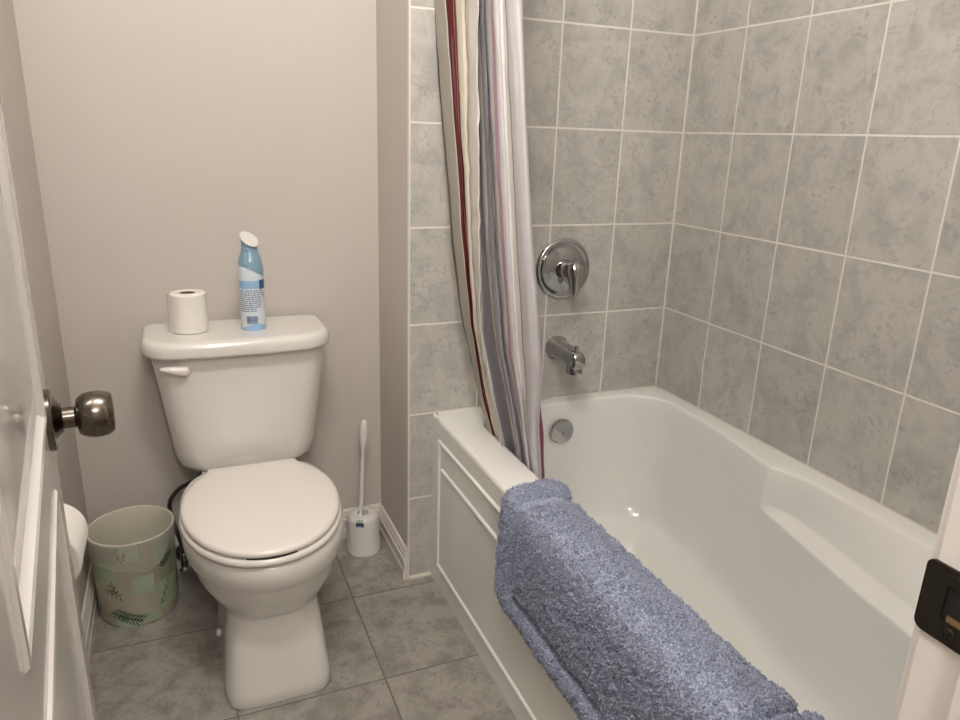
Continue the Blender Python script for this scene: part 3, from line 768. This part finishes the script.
ROWS = [  # s, depth, a-values at ZK
    (.000, .030, (.60, .60, .55, .50)), (.045, .050, (.30, .25, .22, .22)), (.070, .030, (.05, .03, .03, .03)),
    (.085, .004, (.00, .00, .00, .00)), (.110, -.002, (.17, .15, .125, .05)), (.125, .002, (.235, .18, .15, .085)), (.140, .010, (.305, .215, .170, .125)),
    (.165, .030, (.310, .22, .172, .130)), (.190, .004, (.305, .215, .170, .128)), (.200, -.002, (.350, .235, .18, .155)), (.210, .000, (.40, .26, .20, .20)),
    (.225, -.012, (.46, .30, .22, .24)), (.240, -.020, (.54, .35, .25, .27)), (.262, .006, (.520, .37, .27, .27)), (.285, .010, (.515, .45, .44, .48)),
    (.300, -.006, (.575, .50, .48, .53)), (.315, -.010, (.60, .55, .53, .58)), (.330, .008, (.62, .58, .56, .62)), (.345, -.006, (.66, .62, .60, .66)), (.365, -.012, (.74, .70, .68, .71)),
    (.380, -.002, (.80, .77, .75, .75)), (.400, -.010, (.88, .86, .85, .81)), (.420, -.004, (.96, .95, .94, .87)), (.430, .004, (1.0, .99, .985, .905)),
    (.440, .008, (1.0, 1.0, 1.0, .93)), (.455, .012, (.99, .99, .99, .955)), (.480, .016, (.92, .92, .93, .985)), (.510, .045, (.80, .80, .82, .85)), (.56, .030, (.60, .60, .62, .62))]
zs = list(np.linspace(1.985, .30, 140))
bm = bmesh.new(); uvl = bm.loops.layers.uv.new('UVMap')
NS = 6
grid = []
for z in zs:
    Lp, Rp = edge(Lk, z), edge(Rk, z)
    d = (Rp-Lp); d.z = 0; nrm = V(-d.y, d.x, 0).normalized()
    if nrm.x < 0 and nrm.y < 0: nrm = -nrm
    if nrm.dot(V(.62, .8, 0)) < 0: nrm = -nrm
    ctl = []
    for s, dep, av in ROWS:
        a = interp([(-zk, v) for zk, v in zip(ZK, av)], -z)
        ctl.append(V(a, dep, s))
    cur = spline(ctl, NS)
    row = []
    for c in cur:
        dep = c.y + .0035*noise.noise(V(c.z*60, z*3, 2)) + .0018*noise.noise(V(c.z*140, z*16, 7))
        if .205 < c.z < .255: dep += .0035*noise.noise(V(c.z*40, z*30, 3))
        spread = 1 if z < 1.6 else 1+(z-1.6)*.6
        am = .5+(c.x-.5)*spread
        vw = Lp-C0; lat = V(vw.y, -vw.x, 0).normalized()
        am -= c.y*nrm.dot(lat)/d.dot(lat)
        p = Lp+(Rp-Lp)*am + nrm*dep; p.z = z
        p.y = min(p.y, -.004)
        row.append((p, c.z))
    grid.append(row)
vg = [[bm.verts.new(p) for p, s in r] for r in grid]
for j in range(len(vg)-1):
    for i in range(len(vg[0])-1):
        f = bm.faces.new((vg[j][i], vg[j][i+1], vg[j+1][i+1], vg[j+1][i]))
        for l, (jj, ii) in zip(f.loops, ((j, i), (j, i+1), (j+1, i+1), (j+1, i))):
            l[uvl].uv = (grid[jj][ii][1], zs[jj])
m = bpy.data.materials.new('striped_curtain_fabric'); m.use_nodes = True; nt = m.node_tree; b = nt.nodes['Principled BSDF']
b.inputs['Roughness'].default_value = .5
uv = nt.nodes.new('ShaderNodeUVMap'); sp_ = nt.nodes.new('ShaderNodeSeparateXYZ'); nt.links.new(uv.outputs[0], sp_.inputs[0])
mu = nt.nodes.new('ShaderNodeMath'); mu.operation = 'DIVIDE'; mu.inputs[1].default_value = .56; nt.links.new(sp_.outputs[0], mu.inputs[0])
cr = nt.nodes.new('ShaderNodeValToRGB'); cr.color_ramp.interpolation = 'CONSTANT'; nt.links.new(mu.outputs[0], cr.inputs['Fac'])
TAU, RED, CRM, LIN, DRK, PUR, LAV, PNK, MAR, WHT, RED_HILITE, RED_SHADE, GRY = (.36,.33,.28), (.075,.0025,.004), (.62,.57,.47), (.60,.57,.50), (.06,.05,.05), (.27,.255,.28), (.51,.49,.50), (.40,.25,.29), (.20,.07,.085), (.66,.63,.59), (.28,.09,.09), (.018,.003,.003), (.25,.23,.21)
stops = [(0, TAU), (.083, DRK), (.089, TAU), (.108, WHT), (.1115, RED), (.1285, RED_HILITE), (.1298, RED), (.1345, RED_SHADE), (.141, CRM), (.1905, CRM), (.2085, DRK), (.2105, CRM), (.2200, WHT), (.264, PUR), (.285, WHT), (.2965, PUR), (.318, LAV),  # thin pink highlight and dark fold shadow painted into the red band
         (.3480, PNK), (.3570, LAV), (.372, WHT), (.3875, GRY), (.3905, LAV), (.446, MAR)]
for i, (s, c) in enumerate(stops):
    e = cr.color_ramp.elements[i] if i < 2 else cr.color_ramp.elements.new(s/.56)
    e.position = s/.56; e.color = (*c, 1)
nt.links.new(cr.outputs['Color'], b.inputs['Base Color'])
nz = nt.nodes.new('ShaderNodeTexNoise'); nz.inputs['Scale'].default_value = 35; nz.inputs['Detail'].default_value = 4
mp = nt.nodes.new('ShaderNodeMapping'); mp.inputs['Scale'].default_value = (1, 1, .35); g_ = nt.nodes.new('ShaderNodeNewGeometry')
nt.links.new(g_.outputs['Position'], mp.inputs['Vector']); nt.links.new(mp.outputs[0], nz.inputs['Vector'])
bp = nt.nodes.new('ShaderNodeBump'); bp.inputs['Strength'].default_value = .35; bp.inputs['Distance'].default_value = .004
nt.links.new(nz.outputs['Fac'], bp.inputs['Height']); nt.links.new(bp.outputs['Normal'], b.inputs['Normal'])
cur_t = thing('shower_curtain', 'striped shower curtain in red, cream and lavender bunched at the tub end', 'shower curtain', (-.72, -.2, .30))
co = obj('curtain_cloth', bm, m, cur_t, smooth=80)
sol = co.modifiers.new('thick', 'SOLIDIFY'); sol.thickness = .0012; sol.offset = 0
rod = thing('curtain_rod', 'straight chrome curtain rod above the tub edge', 'curtain rod', (-.735, -.7, 2.02))
bm = bmesh.new(); tube(bm, [(-.735, -.001, 2.02), (-.735, YF+.001, 2.02)], .0125, 20); obj('pole', bm, M_CHROME, rod)
for y, s in ((-.0005, -1), (YF+.0005, 1)):
    bm = bmesh.new(); lathe(bm, [(.03, 0), (.03, .006), (.018, .014), (.0125, .015)], Matrix.Translation((-.735, y, 2.02)) @ Matrix.Rotation(-s*PI/2, 4, 'X'), 32); obj('flange', bm, M_CHROME, rod)
for k in range(9):
    y = -.045-.035*k
    bm = bmesh.new()
    tube(bm, [(-.735+.021*math.cos(t*2*PI/24), y, 2.012+.026*math.sin(t*2*PI/24)) for t in range(25)], .0016, 8)
    obj('ring', bm, M_CHROME, cur_t)

# ------------------------------------------------------------------ bath mat over the tub edge
M_MAT = bpy.data.materials.new('blue_grey_chenille_pile'); M_MAT.use_nodes = True; nt = M_MAT.node_tree; b = nt.nodes['Principled BSDF']
b.inputs['Roughness'].default_value = .95; b.inputs['Sheen Weight'].default_value = .35; b.inputs['Sheen Roughness'].default_value = .4
g_ = nt.nodes.new('ShaderNodeNewGeometry'); nz = nt.nodes.new('ShaderNodeTexNoise'); nz.inputs['Scale'].default_value = 260; nz.inputs['Detail'].default_value = 3
nt.links.new(g_.outputs['Position'], nz.inputs['Vector'])
cr = nt.nodes.new('ShaderNodeValToRGB'); cr.color_ramp.elements[0].position = .35; cr.color_ramp.elements[1].position = .68
cr.color_ramp.elements[0].color = (.185, .212, .305, 1); cr.color_ramp.elements[1].color = (.430, .465, .590, 1)
nt.links.new(nz.outputs['Fac'], cr.inputs['Fac']); nt.links.new(cr.outputs['Color'], b.inputs['Base Color'])
bp = nt.nodes.new('ShaderNodeBump'); bp.inputs['Strength'].default_value = .8; bp.inputs['Distance'].default_value = .002
nt.links.new(nz.outputs['Fac'], bp.inputs['Height']); nt.links.new(bp.outputs['Normal'], b.inputs['Normal'])
# path across the rim: outside hem -> over -> inside hem (x, z)
path = spline([(-.7450, 0, .262), (-.7440, 0, .34), (-.7430, 0, .42), (-.7420, 0, .475), (-.7400, 0, .505), (-.731, 0, .5165), (-.710, 0, .5185), (-.675, 0, .5185), (-.655, 0, .5180), (-.640, 0, .513), (-.632, 0, .498), (-.626, 0, .44), (-.618, 0, .36), (-.608, 0, .27)], 16)
cum = [0]
for a, b_ in zip(path[:-1], path[1:]): cum.append(cum[-1]+(b_-a).length)
LT = cum[-1]
def path_at(t):
    t = max(0, min(LT, t)); i = np.searchsorted(cum, t)-1; i = max(0, min(len(path)-2, int(i)))
    u = (t-cum[i])/(cum[i+1]-cum[i]); return path[i].lerp(path[i+1], u)
MY1, MY0 = -.503, -1.258; LY_ = MY1-MY0
NT, NY = 320, 480
def tang(t):
    d = path_at(t+.006)-path_at(t-.006); return d.normalized()
# smoothed normals round the rim
PTS = [path_at(LT*i/(NT-1)) for i in range(NT)]
NR = []
for i in range(NT):
    d = tang(LT*i/(NT-1)); NR.append(V(-d.z, 0, d.x))
K_ = 15
NRs = []
for i in range(NT):
    a = V(0, 0, 0)
    for k in range(-K_, K_+1): a += NR[max(0, min(NT-1, i+k))]
    NRs.append(a.normalized())
me = bpy.data.meshes.new('bath_mat'); verts = []; faces = []; hmap = []
BW = .064
TCR = next(c for c, p_ in zip(cum, path) if p_.x > -.700)
for i in range(NT):
    t = LT*i/(NT-1); P0 = PTS[i]; N0 = NRs[i]
    for j in range(NY):
        yy = LY_*j/(NY-1)
        e = min(t, LT-t, yy, LY_-yy)
        # rounded outline corner
        cr_ = .05; ty = min(yy, LY_-yy); tt = min(t, LT-t)
        shrink = 0
        if ty < cr_ and tt < cr_:
            dd_ = math.hypot(cr_-ty, cr_-tt); e = cr_-dd_
        wob = .003*noise.noise(V(t*14, yy*14, 1))
        inner = e-BW+wob
        if e < 0: h = .0
        else:
            if inner < 0: h = .024*math.sqrt(max(0, 1-((e-BW/2)/(BW/2+.001))**2))
            else: h = .020*min(1, (inner/.020))**.5 + .006*smooth01(inner/.09)
            if yy < t and yy < LT-t and yy < LY_/2 and inner > 0: h = .026*smooth01(inner/.065)**.8
            endy = 1 if yy < t and yy < LT-t and yy < LY_/2 else 0        # the far end border stands up higher and its seam opens wider
            groove = math.exp(-((inner-.006*endy)/(.0085+.0045*endy))**2); h -= .024*groove; grv = groove
            if endy and inner < 0: h += .001*math.sin(PI*max(0, min(1, e/BW)))
        h *= 1-.55*smooth01((t-TCR)/.05)*smooth01((yy-.05)/.10)*smooth01((LY_-.06-yy)/.08)
        h = max(.001, h)
        q = V(P0.x*1.0, -yy, P0.z)
        w1 = V(noise.noise(q*60), noise.noise(q*60+V(9, 0, 0)), noise.noise(q*60+V(0, 9, 0)))*.006
        big = noise.noise(q*42+V(3, 3, 3)); huge = noise.noise(q*11)
        pile = .0026*big + .003*huge
        crack = abs(noise.noise(q*52+V(7, 1, 2)+w1*70))
        amp = smooth01(.35+1.6*noise.noise(q*9+V(2, 8, 1)))
        vd = noise.voronoi(q*118+w1*40)[0]; gap = 1-min(1, (vd[1]-vd[0])*2.2)
        pile -= .0060*(1-smooth01(crack/.12))*amp + .0035*gap
        h2 = h + pile*min(1, .15+h/.012)
        hmap.append(max(min(1.3, 1.7*grv), .62*smooth01(gap*1.3-.3)) if e >= 0 else 0)
        side = w1*.35
        y = MY1-yy + side.y + (0.010*noise.noise(V(t*7, 3, 1)) if yy < .1 else 0)
        # outline corner: pull points outside the rounded corner back in
        pos = V(P0.x, y, P0.z) + N0*max(.0008, h2)
        if e < 0:
            sy = cr_ if yy < LY_/2 else -cr_
            k = cr_/math.hypot(cr_-ty, cr_-tt)
            ny_ = cr_-(cr_-ty)*k; nt_ = cr_-(cr_-tt)*k
            yq = MY1-ny_ if yy < LY_/2 else MY0+ny_
            tq = nt_ if t < LT/2 else LT-nt_
            PP = path_at(tq); pos = V(PP.x, yq, PP.z)+N0*.001
        verts.append(pos)
for i in range(NT-1):
    for j in range(NY-1):
        a = i*NY+j; faces.append((a, a+1, a+NY+1, a+NY))
# backing sheet
base = len(verts); NB, MB_ = 60, 40
for i in range(NB):
    t = .010+(LT-.02)*i/(NB-1); P0 = path_at(t)
    for j in range(MB_):
        yy = .010+(LY_-.02)*j/(MB_-1); verts.append(V(P0.x, MY1-yy, P0.z)+NRs[int(i*(NT-1)/(NB-1))]*.0004)
for i in range(NB-1):
    for j in range(MB_-1):
        a = base+i*MB_+j; faces.append((a, a+MB_, a+MB_+1, a+1))
MO = V(-.68, -.9, .26)
# pile: short bent tufts standing on the surface, leaning together in small clumps
rng = np.random.default_rng(5)
G_ = np.array([tuple(v) for v in verts[:NT*NY]]).reshape(NT, NY, 3)
gu = np.gradient(G_, axis=0); gv = np.gradient(G_, axis=1); NN = np.cross(gu, gv); NN /= np.linalg.norm(NN, axis=2, keepdims=True)+1e-12
out = np.array([tuple(n_) for n_ in NRs])[:, None, :]
NN *= np.sign((NN*out).sum(2, keepdims=True)+1e-9)
NTUFT = 140000
fi = rng.uniform(1, NT-2.01, NTUFT); fj = rng.uniform(1, NY-2.01, NTUFT)
keep = rng.uniform(0, 1, NTUFT) > 1.35*np.array(hmap).reshape(NT, NY)[fi.astype(int), fj.astype(int)]
fi, fj = fi[keep], fj[keep]; NTUFT = len(fi)
i0 = fi.astype(int); j0 = fj.astype(int); du = (fi-i0)[:, None]; dv = (fj-j0)[:, None]
Pp = G_[i0, j0]*(1-du)*(1-dv)+G_[i0+1, j0]*du*(1-dv)+G_[i0, j0+1]*(1-du)*dv+G_[i0+1, j0+1]*du*dv
Nn = NN[i0, j0]
lean = np.array([(noise.noise(V(*p)*62), noise.noise(V(*p)*62+V(5, 0, 0)), noise.noise(V(*p)*62+V(0, 5, 0))) for p in Pp])
lean += .35*rng.normal(size=lean.shape)
D1 = Nn+lean*1.35; D1 /= np.linalg.norm(D1, axis=1, keepdims=True)
D2 = Nn*.6+lean*2.4; D2 /= np.linalg.norm(D2, axis=1, keepdims=True)
ln_ = (rng.uniform(.0028, .0046, NTUFT)*(1-.55*np.array(hmap).reshape(NT, NY)[i0, j0]))[:, None]; rd = rng.uniform(.0007, .0011, NTUFT)[:, None]
Ar = np.cross(D1, rng.normal(size=D1.shape)); Ar /= np.linalg.norm(Ar, axis=1, keepdims=True); Br = np.cross(D1, Ar)
tv = []
for c_, r_ in ((Pp-Nn*.0015, 1.0), (Pp+D1*ln_*.6, 1.15), (Pp+D1*ln_*.6+D2*ln_*.55, .55)):
    for k in range(3):
        a_ = 2*PI*k/3; tv.append(c_+rd*r_*(math.cos(a_)*Ar+math.sin(a_)*Br))
tv = np.stack(tv, 1).reshape(-1, 3)
b0 = len(verts); VA = np.concatenate([np.array([tuple(v) for v in verts]), tv])-np.array(tuple(MO))
tf = np.array([(0, 1, 4, 3), (1, 2, 5, 4), (2, 0, 3, 5), (3, 4, 7, 6), (4, 5, 8, 7), (5, 3, 6, 8)])
FQ = np.concatenate([np.array(faces), (b0+9*np.arange(NTUFT)[:, None, None]+tf[None]).reshape(-1, 4)])
FT = b0+9*np.arange(NTUFT)[:, None]+np.array([[6, 7, 8]])
nq, nt_ = len(FQ), len(FT)
me.vertices.add(len(VA)); me.vertices.foreach_set('co', VA.ravel())
me.loops.add(nq*4+nt_*3); me.loops.foreach_set('vertex_index', np.concatenate([FQ.ravel(), FT.ravel()]).astype(np.int32))
me.polygons.add(nq+nt_); me.polygons.foreach_set('loop_start', np.concatenate([np.arange(nq)*4, nq*4+np.arange(nt_)*3]).astype(np.int32))
me.update(calc_edges=True); me.validate(); me.materials.append(M_MAT)
me.polygons.foreach_set('use_smooth', [True]*len(me.polygons)); me.update()
mo = bpy.data.objects.new('bath_mat', me); mo.location = MO; COL.objects.link(mo)
props(mo, 'blue grey fluffy bath mat draped over the tub edge', 'bath mat')

# ------------------------------------------------------------------ ceiling light (above the frame)
cl = thing('ceiling_light', 'round flush ceiling light with two bulbs', 'ceiling light', (LX, LY, H))
bm = bmesh.new(); lathe(bm, [(.14, 0), (.14, -.03), (.12, -.04), (.001, -.04)], Matrix.Translation((LX, LY, H)), 48); obj('base', bm, M_NICKEL, cl)
M_BULB = bpy.data.materials.new('lit_bulb'); M_BULB.use_nodes = True; b = M_BULB.node_tree.nodes['Principled BSDF']
b.inputs['Base Color'].default_value = (.9, .85, .75, 1); b.inputs['Emission Color'].default_value = (1, .87, .72, 1); b.inputs['Emission Strength'].default_value = 14
for dx, dy in ((-.08, .03), (.08, -.03)):
    bm = bmesh.new(); lathe(bm, [(.001, -.130), (.014, -.125), (.026, -.110), (.03, -.095), (.026, -.077), (.014, -.055), (.012, -.038)], Matrix.Translation((LX+dx, LY+dy, H)), 32); obj('bulb', bm, M_BULB, cl)
